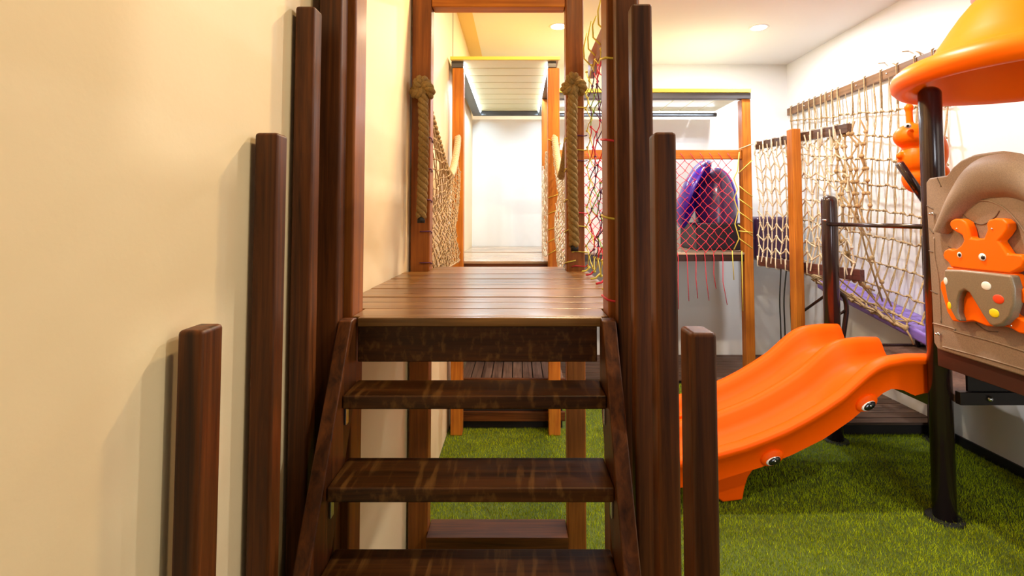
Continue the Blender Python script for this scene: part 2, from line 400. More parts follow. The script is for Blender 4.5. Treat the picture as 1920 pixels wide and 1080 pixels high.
# ================================================================== ROPES
def twisted(name_mb, path, r, pitch=.11, strands=3, tip=None):
    P = smoothpts(path, 10); Ls = [0]
    for i in range(1, len(P)): Ls.append(Ls[-1] + (P[i]-P[i-1]).length)
    N = max(12, int(Ls[-1]/.008))
    Q = []; 
    for i in range(N+1):
        d = Ls[-1]*i/N; j = 0
        while j < len(Ls)-2 and Ls[j+1] < d: j += 1
        Q.append((P[j].lerp(P[j+1], (d-Ls[j])/max(1e-9, Ls[j+1]-Ls[j])), d))
    for s in range(strands):
        pts = []; up = None
        for i, (p, d) in enumerate(Q):
            t = (Q[min(i+1, N)][0]-Q[max(i-1, 0)][0]).normalized()
            if up is None: up = Vector((0, 1, 0)) if abs(t.y) < .9 else Vector((0, 0, 1))
            a = t.cross(up).normalized(); b = a.cross(t); up = b
            th = 2*math.pi*(d/pitch + s/strands)
            pts.append(p + (a*math.cos(th)+b*math.sin(th))*r*.5)
        name_mb.tube(pts, r*.56, 7)
    return P
def knot(mb, c, s, r):
    c = Vector(c); pts = []
    for i in range(73):            # a tightened overhand (trefoil) loop
        a = 2*math.pi*i/72
        x = math.sin(a)+2*math.sin(2*a); z = -math.cos(a)+2*math.cos(2*a); y = -math.sin(3*a)
        pts.append(c+Vector((x*s*.36, y*s*.42-.5*s, z*s*.34)))
    L = 0; up = Vector((0, 1, 0)); N = len(pts)-1
    for st in range(3):
        q = []; L = 0
        for i, p in enumerate(pts):
            t = (pts[(i+1) % N]-pts[(i-1) % N]).normalized(); a_ = t.cross(up).normalized(); b_ = a_.cross(t)
            th = 2*math.pi*(7*i/N+st/3); q.append(p+(a_*math.cos(th)+b_*math.sin(th))*r*.5)
        mb.tube(q, r*.58, 7)
    mb.ball(c+Vector((0, -.3*s, 0)), s*.8)
def hang_rope(xk, zk, ztip, path, lab, dirx):
    t = thing('knotted_rope', (xk, 2.73, ztip), lab, 'rope', 'thick ropes knotted on the doorway posts')
    mb = MB(); k = Vector((xk, 2.725, zk)); knot(mb, k, .047, .026); mb.build('knot', M_rope, t, smooth=True)
    mb = MB(); twisted(mb, [k+Vector((.004*dirx, -.03, -.03)), k+Vector((.012*dirx, -.035, -.25)), (xk+.006*dirx, 2.70, ztip+.2), (xk+.0*dirx, 2.70, ztip+.028)], .0285)
    mb.build('hanging_end', M_rope, t, smooth=True)
    MB().tube([(xk, 2.70, ztip), (xk, 2.70, ztip+.03)], .021, 12).build('taped_tip', M_black, t, smooth=True)
    mb = MB(); twisted(mb, path[:4], .0265); mb.build('sagging_span', M_rope, t, smooth=True)
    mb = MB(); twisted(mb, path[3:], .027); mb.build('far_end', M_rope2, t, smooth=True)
SPL = [(-.515, 2.90, 2.42), (-.492, 3.05, 2.28), (-.480, 3.28, 2.145), (-.474, 3.50, 2.10), (-.485, 3.78, 2.19), (-.50, 4.10, 2.37), (-.512, 4.265, 2.49)]
SPR = [(.312, 2.90, 2.42), (.300, 3.05, 2.27), (.296, 3.28, 2.145), (.298, 3.52, 2.10), (.302, 3.78, 2.19), (.305, 4.10, 2.37), (.306, 4.265, 2.49)]
hang_rope(at(793, 165, 2.72).x, at(793, 168, 2.72).z, at(792, 418, 2.70).z, SPL, 'thick brown rope knotted on the left doorway post', 1)
hang_rope(at(1075, 160, 2.72).x, at(1075, 162, 2.72).z, at(1076, 471, 2.70).z, SPR, 'thick brown rope knotted on the right doorway post, hanging lower', -1)
mb = MB(); a = at(1026, 285, 4.6); twisted(mb, [a, at(1025, 340, 4.6), at(1026, 400, 4.6), at(1026, 452, 4.6)], .020)
o = tag(mb.build('pale_rope_end', M_rope2, smooth=True), 'thin pale twisted rope hanging beyond the far bridge post', 'rope')
# ================================================================== NETS
def wob(p, s): return Vector(p)+Vector((R.uniform(-s, s), R.uniform(-s, s), R.uniform(-s, s)))
def diamond(fn, nu, nv, r, jit, knots=None, mbs=None, pick=None, skip=None):
    # fn(u, v) -> point, u,v in 0..1 ; diagonal mesh
    P = {}
    for i in range(nu*2+1):
        for j in range(nv*2+1):
            if (i+j) % 2 == 0: P[i, j] = wob(fn(i/(2*nu), j/(2*nv)), jit)
    for (i, j), p in P.items():
        for di in (1, -1):
            q = P.get((i+di, j+1))
            if q is None: continue
            m = mbs[pick(i, j, di)] if pick else mbs[0]
            mid = (p+q)/2 + Vector((R.uniform(-1, 1), R.uniform(-1, 1), R.uniform(-1, 1)))*jit*.5
            m.tube([p, mid, q], r, 5, False)
        if knots: (mbs[pick(i, j, 1)] if pick else mbs[0]).ball(p, knots, 6, 4)
# bridge side nets
for sp, X, lab, m in ((SPL, -.475, 'tan knotted side net left of the rope bridge', M_net), (SPR, .305, 'pale knotted side net right of the rope bridge', M_netw)):
    Yk = [p[1] for p in sp]; Zk = [p[2]-.02 for p in sp]; Xk = [p[0] for p in sp]
    t = thing('bridge_net', (X, 3.6, 1.44), lab, 'net', 'side nets of the rope bridge')
    mb = MB()
    def fn(u, v, Yk=Yk, Zk=Zk, Xk=Xk, X=X):
        y = lerp(2.90, 4.24, u); zt = interp(y, Yk, Zk); z = lerp(zt, 1.46, v)
        return Vector((interp(y, Yk, Xk)+(.02 if X > 0 else -.0)*math.sin(v*3.1)+.02*math.sin(v*9+u*5), y, z))
    diamond(fn, 17, 15, .0042, .006, .0075, [mb])
    mb.build('mesh_cords', m, t, smooth=True)
    mb = MB(); mb.tube([fn(i/20, 1) for i in range(21)], .007, 6); mb.build('bottom_cord', m, t, smooth=True)
    mb = MB()
    for k in range(9):
        z = 1.55+k*.085; xx = X-.0 if X < 0 else X
        e = Vector((xx+(.0 if X < 0 else 0), 2.872+.03, z))
        x0, x1 = (-.594, -.479) if X < 0 else (.257, .367)
        yy = 2.765
        q = [fn(0, min(1, (2.4-z)/.95)), Vector((x1 if X < 0 else x0, yy+.05, z+.01)), Vector(((x1 if X < 0 else x0), yy, z+.02)), Vector(((x0+x1)/2, yy-.003, z+.02+R.uniform(-.01, .03)))]
        if k % 2 == 0: MB().tube(q, .0035, 5).build('lashing', M_cp if X < 0 else M_cy, t, smooth=True)
# lashings round the far right bridge post
t = thing('cord_lashing', (.30, 4.28, 1.6), 'yellow cord wound around the right post at the far bridge end', 'cord')
for k, (ya, yb) in enumerate(((262, 270), (372, 362), (402, 390), (432, 422), (455, 440), (478, 462))):
    MB().tube([at(1029, ya, 4.40), at(1028, ya-1, 4.286), at(1040, (ya+yb)/2, 4.284), at(1052, yb, 4.286)], .004, 5).build('cord_turn', M_cy, t, smooth=True)
# far small net
mb = MB(); X = .30
diamond(lambda u, v: Vector((.262-.02*math.sin(u*3.1), lerp(4.42, 5.40, u), lerp(lerp(2.35, 2.2, math.sin(u*3.14)), 1.46, v))), 8, 9, .005, .008, .008, [mb])
tag(mb.build('deck_side_net', M_netw, smooth=True), 'narrow white net on the right edge of the far deck', 'net')
# coloured net on the right of the near deck
t = thing('coloured_net', (.37, 2.2, 1.53), 'yellow, red and purple cord net along the right edge of the near deck', 'net')
cn = MB()
class _C:
    def __init__(s, i): s.i = i
    def tube(s, *a): cn.use(s.i).tube(*a)
    def ball(s, *a): cn.use(s.i).ball(*a)
mbs = [_C(i) for i in range(4)]
def pick(i, j, d):
    if i >= 15 or j < 1 or j >= 19: return 0
    return [2, 3, 3, 1, 3, 2][(i//2+(j//3)*2+(1 if d > 0 else 0)) % 6]
def fnc(u, v):
    y = lerp(1.64, 2.74, u); return Vector((.372+.035*math.sin(v*3.1)*math.sin(u*3.1), y, lerp(2.60, 1.56, v)))
diamond(fnc, 8, 10, .0028, .012, .0075, mbs, pick)
for k in range(7):
    y = 1.7+k*.16; p = fnc(k/7, 0)
    mbs[0].tube([p, p+Vector((-.03, .02, .04)), p+Vector((-.035, .0, .09)), p+Vector((-.02, -.02, .12+R.uniform(0, .05)))], .004, 5)
    q = fnc(min(1, k/7+.05), 1); mbs[[0, 2][k % 2]].tube([q, q+Vector((-.02, .0, -.02)), q+Vector((-.045, -.02, -.022))], .005, 5)
for k, (ya, c) in enumerate(((108, 0), (262, 2), (408, 0), (562, 2))):       # cords round the front post
    a = at(1128, ya-4, 1.56); b = at(1134, ya, 1.5); mbs[c].tube([Vector((.375, 1.66, a.z+.02)), Vector((.262, 1.60, a.z)), Vector((.2615, 1.50, b.z)), Vector((.29, 1.493, b.z-.005)), Vector((.33, 1.4925, b.z-.002))], .0035, 5)
for k, (ya, c) in enumerate(((202, 0), (255, 3), (282, 0), (302, 3), (400, 2), (425, 0), (473, 0), (500, 2))):
    b = at(1080, ya, 2.766); mbs[c].tube([fnc(1, min(1, max(0, (2.6-b.z)/1.04))), Vector((.365, 2.764, b.z)), Vector((.31, 2.7655, b.z+.005)), Vector((.29, 2.7655, b.z+.0))], .003, 5)
cn.build('mesh_cords', [M_cy, M_cg, M_cr, M_cp], t, smooth=True)
MBb = MB().box(.385, .42, 1.605, 2.768, 2.58, 2.70)
tag(MBb.build('net_rail', wood('red_wood', (.16, .03, .012), (.30, .065, .03), 'y'), bevel=.004), 'dark red board holding the coloured net between the deck posts', 'rail')
# red net on the far deck
t = thing('red_net', (1.5, 5.44, ZD), 'red cord net strung below the orange-brown rail', 'net')
p0 = at(1178, 298, 5.44); p1 = at(1384, 470, 5.44)
mr = MB(); my = MB()
def fnr(u, v):
    return Vector((lerp(.37, 2.30, u), 5.437+.01*math.sin(u*20+v*7), lerp(at(1300, 300, 5.44).z, ZD+.01, v)))
diamond(fnr, 19, 9, .0033, .010, .0075, [mr])
for i in range(20):
    p = fnr(i/19, 0); mr.tube([p, p+Vector((-.02, -.002, .04)), p+Vector((-.045, -.0, .075))], .004, 5)
    x = lerp(.37, 2.18, i/19)
    if i > 11:
        L = R.uniform(.3, .55); MB().tube([(x, 5.445, ZD), (x, 5.425, ZD-.06), (x+R.uniform(-.01, .02), 5.43, ZD-.06-L*.5), (x+R.uniform(-.02, .06), 5.43, ZD-.06-L)], .004, 5).build('loose_strand', M_cr, t, smooth=True)
zz = [(1386, 285), (1383, 320), (1376, 335), (1383, 355), (1376, 372), (1384, 395), (1378, 420), (1386, 447), (1376, 468)]
zzp = [at(x, y, 5.43) for x, y in zz]; my.tube(zzp, .006, 6)
for (x, y) in ((1386, 355), (1384, 378), (1384, 402), (1384, 428), (1384, 452)):
    my.tube([at(x, y-6, 5.43), at(1398, y+4, 5.444), at(1411, y+14, 5.444)], .005, 5)
my.tube([at(1385, 433, 5.43), at(1411, 436, 5.442)], .005, 5); my.tube([at(1384, 325, 5.43), at(1411, 300, 5.442)], .005, 5)
MB().tube([at(1391, 470, 5.43), at(1392, 540, 5.43), at(1393, 583, 5.43)], .005, 5).build('loose_strand', M_cy, t, smooth=True)
MB().tube([at(1373, 470, 5.43), at(1376, 525, 5.43)], .005, 5).build('loose_strand', M_cy, t, smooth=True)
mr.build('mesh_cords', M_cr, t, smooth=True); my.build('edge_cord', M_cy, t, smooth=True)
# ------------------------------------------------------------------ net walkway bars
def bar(p, q, h, wd, name, m, lab, cat='rail'):
    p = Vector(p); q = Vector(q); d = (q-p); n = Vector((d.y, -d.x, 0)).normalized()*wd/2; u = Vector((0, 0, h/2))
    mb = MB().hexa([p-n-u, p+n-u, q+n-u, q-n-u, p-n+u, p+n+u, q+n+u, q-n+u])
    return tag(mb.build(name, m, bevel=.004), lab, cat)
db = wood('dark_bar_wood', (.05, .022, .012), (.13, .065, .04), 'y')
T0 = Vector((2.575, 5.45, 2.575)); T1 = Vector((2.765, 4.20, 2.575))
T0.z = at(1415, 274, 5.45).z; T1.z = at(1576, 240, 4.2).z
B0 = Vector((2.575, 5.45, at(1422, 489, 5.45).z)); B1 = Vector((2.78, 4.12, at(1593, 517, 4.12).z))
bar(T0, T1, .08, .045, 'net_rail', db, 'dark upper bar of the rope-net walkway, behind the short orange post')
bar(B0, B1, .095, .045, 'net_rail', wood('purple_bar_wood', (.06, .02, .018), (.15, .055, .05), 'y'), 'dark lower bar of the rope-net walkway, behind the short orange post')
W0 = Vector((XR-.025, 6.5, at(1483, 210, 6.45).z)); W1 = Vector((XR-.025, 3.3, at(1745, 105, 4.28).z))
W0.z = W1.z = 3.165
bar(W0, W1, .09, .045, 'wall_rail', wood('wall_bar_wood', (.12, .055, .02), (.26, .13, .055), 'y'), 'long brown bar fixed to the white wall, carrying the rope net')
MBs = MB()
for y in (6.1, 5.6, 5.15, 4.72): MBs.ball((XR-.049, y, 3.165), .010, 8, 6)
tag(MBs.build('bar_screws', M_chrome, smooth=True), 'small bright screws along the brown bar on white wall', 'screws', kind='stuff')
# left net (between the bars)
def netline(mb, pts, r, kn=None):
    mb.tube(pts, r, 6, False)
t = thing('rope_net', (2.68, 4.8, 1.34), 'tan rope net hung between the dark bars behind the short orange post', 'net')
mb = mk = MB(); NU = 17; NV = 10; G = {}
def fna(u, v):
    a = T0.lerp(T1, u); b = B0.lerp(B1, u); p = a.lerp(b, v); p.x += .03*math.sin(v*3.1)-.03
    return p
for i in range(NU+1):
    for j in range(NV+1):
        v = j/NV; zig = (.25 if (i % 2) else -.25)/NV if 0 < j < NV else 0
        G[i, j] = wob(fna(.02+i/NU*.93, v+zig), .010 if i < 10 else .02)
for i in range(NU+1):
    for j in range(NV):
        mb.tube([G[i, j], G[i, j+1]], .0068, 6, False)
    for j in range(1, NV):
        if i < NU: mb.tube([G[i, j], (G[i, j]+G[i+1, j])/2+Vector((0, 0, R.uniform(-.01, .01))), G[i+1, j]], .0065, 6, False)
        mk.ball(G[i, j], .0145, 7, 5, (1, 1, .8))
    a = T0.lerp(T1, .02+i/NU*.93)
    if i % 2 == 0:       # loop over the bar
        mb.tube([G[i, 0]+Vector((-.005, 0, -.09)), a+Vector((-.034, 0, -.045)), a+Vector((-.034, 0, .045)), a+Vector((0, 0, .052)), a+Vector((.034, 0, .045)), a+Vector((.034, 0, -.045)), a+Vector((0, .01, -.08))], .008, 6)
        b = B0.lerp(B1, .02+i/NU*.93)
        mb.tube([b+Vector((-.032, 0, .055)), b+Vector((-.033, 0, -.05)), b+Vector((0, 0, -.058)), b+Vector((.033, 0, -.05)), b+Vector((.033, 0, .055))], .006, 6)
mb.build('cords', M_netw, t, smooth=True)
# loose tied bundles at the near end of the bar
mb = MB()
for k in range(6):
    p = T1 + Vector((-.03+.012*k, .16-.05*k, -.05)); pts = [p+Vector((0, 0, .10))]
    for s in range(9): pts.append(p+Vector((R.uniform(-.02, .03), R.uniform(-.05, .03)-.01*s, -.10*s)))
    mb.tube(smoothpts(pts, 3), .0075, 6)
    for s in range(1, 8): mb.ball(pts[s], .018, 7, 5)
mb.build('tied_bundle', M_net, t, smooth=True)
mb = MB(); mb.tube([at(1420, 268, 5.44), at(1405, 272, 5.43), at(1385, 280, 5.43)], .006, 6)
for p in (at(1418, 270, 5.43),): mb.ball(p, .022, 8, 6)
mb.build('tie_cord', M_rope2, t, smooth=True)
# wall net, hanging from the wall bar and curving under the walkway
t = thing('rope_net', (3.4, 5.0, 1.0), 'large tan knotted rope net hanging from the bar on the white wall', 'net')
rowY = [(207, 196), (222, 204), (251, 256), (291, 302), (334, 352), (376, 402), (416, 455), (456, 508), (492, 556), (520, 597)]
def wy(k, x): return lerp(rowY[k][0], rowY[k][1], (x-1520)/180)
NX = 21; G = {}; mb = mk = MB()
Ylist = [6.38-2.3*(i/NX)**.92 for i in range(NX+1)]
for i in range(NX+1):
    Yv = Ylist[i]; X = XR-.055
    for k in range(10):
        Xk = X - .012*k - (.03*max(0, k-6)**1.3)
        x = CX + Xk*F/Yv
        y = wy(k, x)
        if x < 1520 and k > 6: y = min(y, 500+(k-7)*3)
        p = at(x, y, Yv)
        if k == 0: p = Vector((XR-.05, Yv, 3.12))
        G[i, k] = wob(p, .009 if k else 0)
for i in range(NX+1):
    for k in range(9):
        a, b = G[i, k], G[i, k+1]; off = Vector((0, .007, 0))
        mb.tube([a, (a+b)/2+off+Vector((0, R.uniform(-.006, .006), 0)), b], .0052, 5, False)
        mb.tube([a, (a+b)/2-off+Vector((0, R.uniform(-.006, .006), 0)), b], .0052, 5, False)
    for k in range(1, 10):
        if i < NX: mb.tube([G[i, k], (G[i, k]+G[i+1, k])/2+Vector((0, 0, R.uniform(-.018, .004))), G[i+1, k]], .0062, 5, False)
        p = G[i, k]; mk.ball(p, .017, 7, 5, (.8, 1.1, .8))
        mk.tube([p+Vector((0, -.028, -.01)), p+Vector((-.016, 0, .006)), p+Vector((0, .028, -.008))], .0075, 5)
    a = Vector((XR-.048, Ylist[i], 3.165))
    if i % 2 == 0 or i < 8:
        d = R.uniform(-.02, .02)
        mb.tube([a+Vector((-.005, 0, -.30-R.uniform(0, .1))), a+Vector((-.012, d, -.13)), a+Vector((-.012, d, -.05)), a+Vector((-.012, d, .05)), a+Vector((.012, d+.01, .062)), a+Vector((.018, d+.03, .058))], .0065, 6)
for (x, y) in ((1700, 100), (1655, 122)):       # loose ends above the bar
    Yv = 3.45*F/(x-CX); mb.tube(smoothpts([at(x+30, y+22, Yv*.96), at(x+25, y, Yv*.97), at(x+8, y-4, Yv), at(x-8, y-3, Yv)], 4), .006, 6)
mb.build('cords', M_net, t, smooth=True)
# walkway floor strip of the net
mb = mk = MB(); H = {}; n = 11
for i in range(n+1):
    u = i/n; l = at(lerp(1505, 1694, u), lerp(503, 618, u**1.05), lerp(5.35, 4.12, u))
    r_ = G[min(NX, int(3+u*(NX-4))), 9]
    for j in range(4): H[i, j] = wob(l.lerp(r_, j/3)-Vector((0, 0, .03*math.sin(j/3*3.14))), .012)
for i in range(n+1):
    for j in range(3):
        mb.tube([H[i, j], H[i, j+1]], .0075, 6, False)
        if i < n and j > 0: mb.tube([H[i, j], H[i+1, j+1]], .0065, 6, False)
    for j in range(4):
        if i < n: mb.tube([H[i, j], H[i+1, j]], .012 if j == 0 else .0075, 6, False)
        mk.ball(H[i, j], .017, 7, 5)
for i in range(0, n, 2):
    b = B0.lerp(B1, i/n); mb.tube([H[i, 0], b+Vector((.03, 0, -.02))], .0065, 6, False)
mb.tube([H[n, 0], H[n, 0]+Vector((.02, -.02, -.05)), H[n, 0]+Vector((.04, -.03, -.12))], .008, 6)
mb.build('floor_cords', M_net, t, smooth=True)
# diagonal long cords in front of the wall net
mb = MB()
for (a, b) in (((1560, 255, 4.4), (1655, 565, 4.3)), ((1535, 400, 4.6), (1640, 560, 4.35)), ((1600, 395, 4.4), (1672, 575, 4.25)), ((1571, 430, 4.5), (1610, 520, 4.4)), ((1590, 520, 4.25), (1640, 545, 4.2))):
    A = at(*a); B = at(*b); mb.tube([A, A.lerp(B, .35)+Vector((.02, 0, .02)), A.lerp(B, .7)+Vector((-.01, 0, 0)), B], .008, 6)
    for s in (.25, .5, .75): mb.ball(A.lerp(B, s), .02, 7, 5)
mb.build('long_cords', M_net, t, smooth=True)
# thin dark cords below the lower bar
G2 = 'thin dark cords under the net walkway'
for x, ye, Yv in ((1462, 655, 5.10), (1470, 668, 5.02), (1482, 640, 4.93)):
    bp_ = B0.lerp(B1, (5.45-Yv)/1.33); mb = MB().tube(smoothpts([bp_-Vector((0, 0, .045)), at(x, 560, Yv), at(x-2+R.uniform(0, 4), 610, Yv), at(x+3, ye, Yv)], 4), .007, 6)
    tag(mb.build('hanging_cord', M_black, smooth=True), {1462: 'leftmost', 1470: 'middle', 1482: 'rightmost'}[x]+' of three thin dark cords hanging below the lower bar between two amber posts', 'cord', G2)
# ================================================================== PURPLE SEAT, RAMP
t = thing('purple_bucket', (2.1, 5.95, ZD), 'purple plastic bucket seat with tilted oval dish, behind the red net', 'play seat')
nz = Vector((.84, -.40, -.39)).normalized(); ex = nz.cross(Vector((0, 1, 0))).normalized(); ey = nz.cross(ex)
rot = Matrix((ex, ey, nz)).transposed()
c = at(1300, 364, 5.80)
MB().lathe([(0, -.05), (.26, -.04), (.35, -.01), (.395, .04), (.415, .045), (.425, .03), (.415, .0), (.38, -.06), (.30, -.10), (.2, -.12), (0, -.13)], c, 56, rot).build('oval_dish', M_purple, t, smooth=True)
c2 = at(1347, 440, 5.98)
mb = MB(); mb.ball((c2.x, 6.05, 1.86), 1, 28, 18, (.235, .22, .54)); o = mb.build('hood', M_dpurple, t, smooth=True)
mb = MB(); mb.lathe([(.30, 0), (.33, .02), (.30, .04), (.27, .02), (.30, 0)], (c2.x+.01, 6.03, 1.92), 40, Matrix.Rotation(math.radians(90), 3, 'X') @ Matrix.Scale(.74, 3, (1, 0, 0)) @ Matrix.Scale(1.45, 3, (0, 1, 0))).build('hood_rim', M_purple, t, smooth=True)
MB().box(at(1300, 400, 5.9).x, at(1388, 400, 5.9).x, 5.80, 6.40, ZD, at(1340, 418, 5.8).z).build('base_box', mat('black_plum_plastic', (.014, .005, .014), .4), t, bevel=.02, seg=3)
tag(MB().box(2.78, 3.3, 5.95, 6.35, 1.30, 1.82).build('storage_tub', mat('plum_black_plastic', (.045, .012, .05), .4, coat=.3), bevel=.05, seg=4), 'dark plum plastic tub behind the tan net, at the back wall', 'tub')
t = thing('padded_ramp', (3.35, 4.7, .80), 'purple padded ramp on dark tube legs under the rope net, along white wall', 'ramp')
def rz(y): return 1.035+(y-4.785)*.175
mb = MB(); y0, y1 = 3.82, 5.46
mb.hexa([(3.19, y0, rz(y0)-.10), (3.49, y0, rz(y0)-.10), (3.49, y1, rz(y1)-.10), (3.19, y1, rz(y1)-.10), (3.19, y0, rz(y0)), (3.49, y0, rz(y0)), (3.49, y1, rz(y1)), (3.19, y1, rz(y1))])
mb.build('pad', M_vinyl, t, bevel=.025, seg=4)
mb = MB(); mb.tube([(3.26, y0+.02, rz(y0)-.09), (3.26, y1, rz(y1)-.115)], .016, 8); mb.tube([(3.46, y0+.02, rz(y0)-.09), (3.46, y1, rz(y1)-.09)], .016, 8); mb.build('frame', M_pole, t, smooth=True)
for yy in (3.98, 4.2): MB().tube([(3.27, yy+.0, rz(yy)-.12), (3.24, yy-.04, .64)], .018, 8).build('leg', M_pole, t, smooth=True)
Yq = 4.45
mb = MB(); mb.tube(smoothpts([at(1570, 545, Yq), at(1583, 558, Yq), at(1587, 580, Yq), at(1583, 615, Yq), at(1579, 645, Yq), at(1574, 700, Yq), at(1570, 776, Yq)], 5), .02, 8)
mb.tube([at(1584, 583, Yq), at(1562, 596, Yq), at(1545, 556, 4.6), at(1500, 588, 4.95), at(1499, 700, 4.95), at(1498, 752, 4.95)], .014, 8)
tag(mb.build('tube_frame', M_pole, smooth=True), 'bent dark steel tube frame behind the dark pole and slide', 'frame')
# ================================================================== SLIDE
t = thing('double_slide', (1.7, 3.58, 0), 'orange plastic double slide with animal eyes, leading down from the tower onto the turf', 'slide')
Y0s, Ym, Y1s = 3.19, 3.655, 4.12
_tp = [at(x, y, Y0s) for x, y in ((1349, 842), (1394, 829), (1439, 812), (1474, 797), (1508, 779), (1543, 758), (1578, 734), (1601, 713), (1624, 692), (1642, 679), (1661, 671), (1685, 667), (1705, 665), (1734, 665))]
PX = [.80, .97, 1.12] + [p.x for p in _tp]; PZ = [.31, .33, .37] + [p.z for p in _tp]
def ztop(x): return interp(x, PX, PZ)
_bt = [at(x, y, Y0s) for x, y in ((1425, 877), (1485, 853), (1545, 823), (1596, 788), (1633, 756), (1656, 737), (1672, 729), (1692, 731), (1715, 742), (1734, 737))]
def zbot(x): return interp(x, [.80, 1.2, 1.40]+[p.x for p in _bt], [.12, .19, .25]+[p.z for p in _bt])
def depth(x): return interp(x, [.78, 1.3, 1.9, 2.2, 2.5], [.10, .115, .13, .15, .13])
cs = []           # cross-section: (Y, kind, weight of the drop)
sec = [(Y0s, -1), (Y0s, -.62), (Y0s-.028, -.58), (Y0s-.028, -.30), (Y0s-.016, -.06), (Y0s+.018, .0), (Y0s+.042, -.02), (Y0s+.066, -.18), (Y0s+.085, -.45), (Y0s+.115, -.85), (Y0s+.16, -1.05), (Y0s+.22, -1.1), (Ym-.16, -1.08), (Ym-.11, -.95), (Ym-.075, -.62), (Ym-.05, -.25), (Ym-.025, -.04), (Ym, 0)]
full = sec + [(2*Ym-a, b) for a, b in reversed(sec[:-1])]
xsN = [.80+(2.555-.80)*i/72 for i in range(73)]
P = []
for x in xsN:
    row = []; n_ = len(full)
    for q, (yy, wgt) in enumerate(full):
        if q in (0, n_-1): z = zbot(x)
        elif q in (1, n_-2, 2, n_-3, 3, n_-4):
            z = ztop(x)-{1: .060, 2: .052, 3: .016}[min(q, n_-1-q)]
        else: z = ztop(x)+wgt*depth(x)
        row.append((x, yy, max(z, .03)))
    P.append(row)
mb = MB(); mb.grid(P)
# closing underside and ends
Un = []
for x in xsN:
    zb = zbot(x); Un.append([(x, Y0s, zb), (x, Y0s+.04, zb+.012), (x, Y0s+.14, min(zb+.03, ztop(x)-depth(x)-.03)), (x, Y1s-.16, min(zb+.03, ztop(x)-depth(x)-.03)), (x, Y1s-.04, zb+.012), (x, Y1s, zb)])
mb.grid(Un)
for xi in (0, -1):
    r0 = P[xi]; k = len(mb.v); mb.v += [tuple(p) for p in r0] + [tuple(p) for p in reversed(Un[xi][1:-1])]
    mb.f.append(tuple(range(k, len(mb.v))))
mb.build('slide_body', M_orange, t, smooth=True)
for yy, lab in ((3.30, 1), (Y1s-.16, 2), (Ym-.02, 3)):
    q = [at(x, y, 3.30) for x, y in ((1393, 938), (1397, 915), (1403, 896), (1411, 884), (1428, 872), (1450, 850), (1350, 850))]
    poly = [(1.30, .004)] + [(p.x, max(p.z, .004)) for p in q] + [(1.12, .24), (1.17, .10)]
    MB().prism(poly, 'y', yy, yy+.05).build('foot', M_orange, t, bevel=.012, seg=3)
def slide_eye(px, py, tilt):
    p = at(px, py, Y0s-.012)
    rt = Matrix.Rotation(math.radians(-tilt), 3, 'Y')
    b = MB().ball(p+Vector((0, .012, .004)), 1, 20, 12, (.075, .024, .045), rt).build('eye_bulge', M_orange, t, smooth=True)
    MB().ball(p+Vector((0, -.004, -.006)), 1, 18, 10, (.048, .014, .026), rt).build('eye_white', M_white, b, smooth=True)
    MB().ball(p+Vector((.004, -.010, -.006)), 1, 18, 10, (.042, .012, .0225), rt).build('pupil', M_eye, b, smooth=True)
    MB().ball(p+Vector((.004, -.0215, -.002)), .004, 8, 6).build('glint', M_white, b, smooth=True)
slide_eye(1449, 861, 22); slide_eye(1627, 758, 30)
# ================================================================== TOWER
TX = 2.55
t = thing('play_tower', (3.0, 3.2, 0), 'play tower of dark steel poles with taupe arched panel and orange hat-shaped roof', 'play tower')
def pole(x, y, z1, dome=True, lab=None):
    pr = [(0, 0), (.06, 0), (.06, z1-.05)] + [(.06*math.cos(a*math.pi/12), z1-.05+.05*math.sin(a*math.pi/12)) for a in range(1, 7)]
    o = MB().lathe(pr, (x, y, 0), 28).build('pole', M_pole, t, smooth=True)
    MB().lathe([(0, .014), (.095, .014), (.10, 0)], (x, y, 0), 28).build('foot_plate', M_black, o)
    return o
zt2 = at(1554, 366, 4.20).z
pole(2.575, 4.20, zt2); pole(3.405, 4.20, zt2-.3)
pole(2.565, 3.13, 2.63); pole(3.30, 3.13, 2.62); pole(2.562, 2.28, 2.62); pole(3.27, 2.32, 2.62)
MB().tube([(2.54, 4.16, 1.757), (2.53, 3.17, 1.757)], .0165, 10).build('hand_bar', M_pole, t, smooth=True)
MB().tube([(2.50, 4.17, 1.79), (2.515, 4.14, 1.79)], .009, 8).build('bar_bolt', M_chrome, t, smooth=True)
dk = mat('brown_deck_plate', (.11, .055, .035), .5, vary=(60, .5), bump=(120, .4))
MB().box(2.60, 3.34, 3.07, 4.19, .715, .76).build('tower_deck', dk, t, bevel=.003)
MB().box(2.60, 3.33, 4.191, 4.23, .68, .775).build('deck_beam', M_pole, t, bevel=.004)
MB().box(2.60, 3.33, 3.03, 3.068, .71, .785).build('deck_beam', mat('black_steel', (.012, .007, .006), .35, .2), t, bevel=.004)
MB().box(2.565, 2.60, 3.19, 4.14, .64, .73).build('deck_beam', M_pole, t, bevel=.004)
MB().box(2.66, 3.33, 3.045, 3.06, .786, .935).build('riser', mat('black_steel', (.012, .007, .006), .35, .2), t)
MB().box(2.66, 3.33, 2.25, 3.045, .90, .935).build('upper_deck', dk, t, bevel=.003)
MB().box(2.506, 2.546, 2.25, 3.07, .93, 1.035).build('panel_beam', mat('brown_beam_steel', (.055, .022, .016), .4, .1), t, bevel=.004)
b = MB(); p = at(1856, 748, 3.025); b.ball(p, .016, 10, 8); b.build('beam_bolt', M_chrome, t, smooth=True)
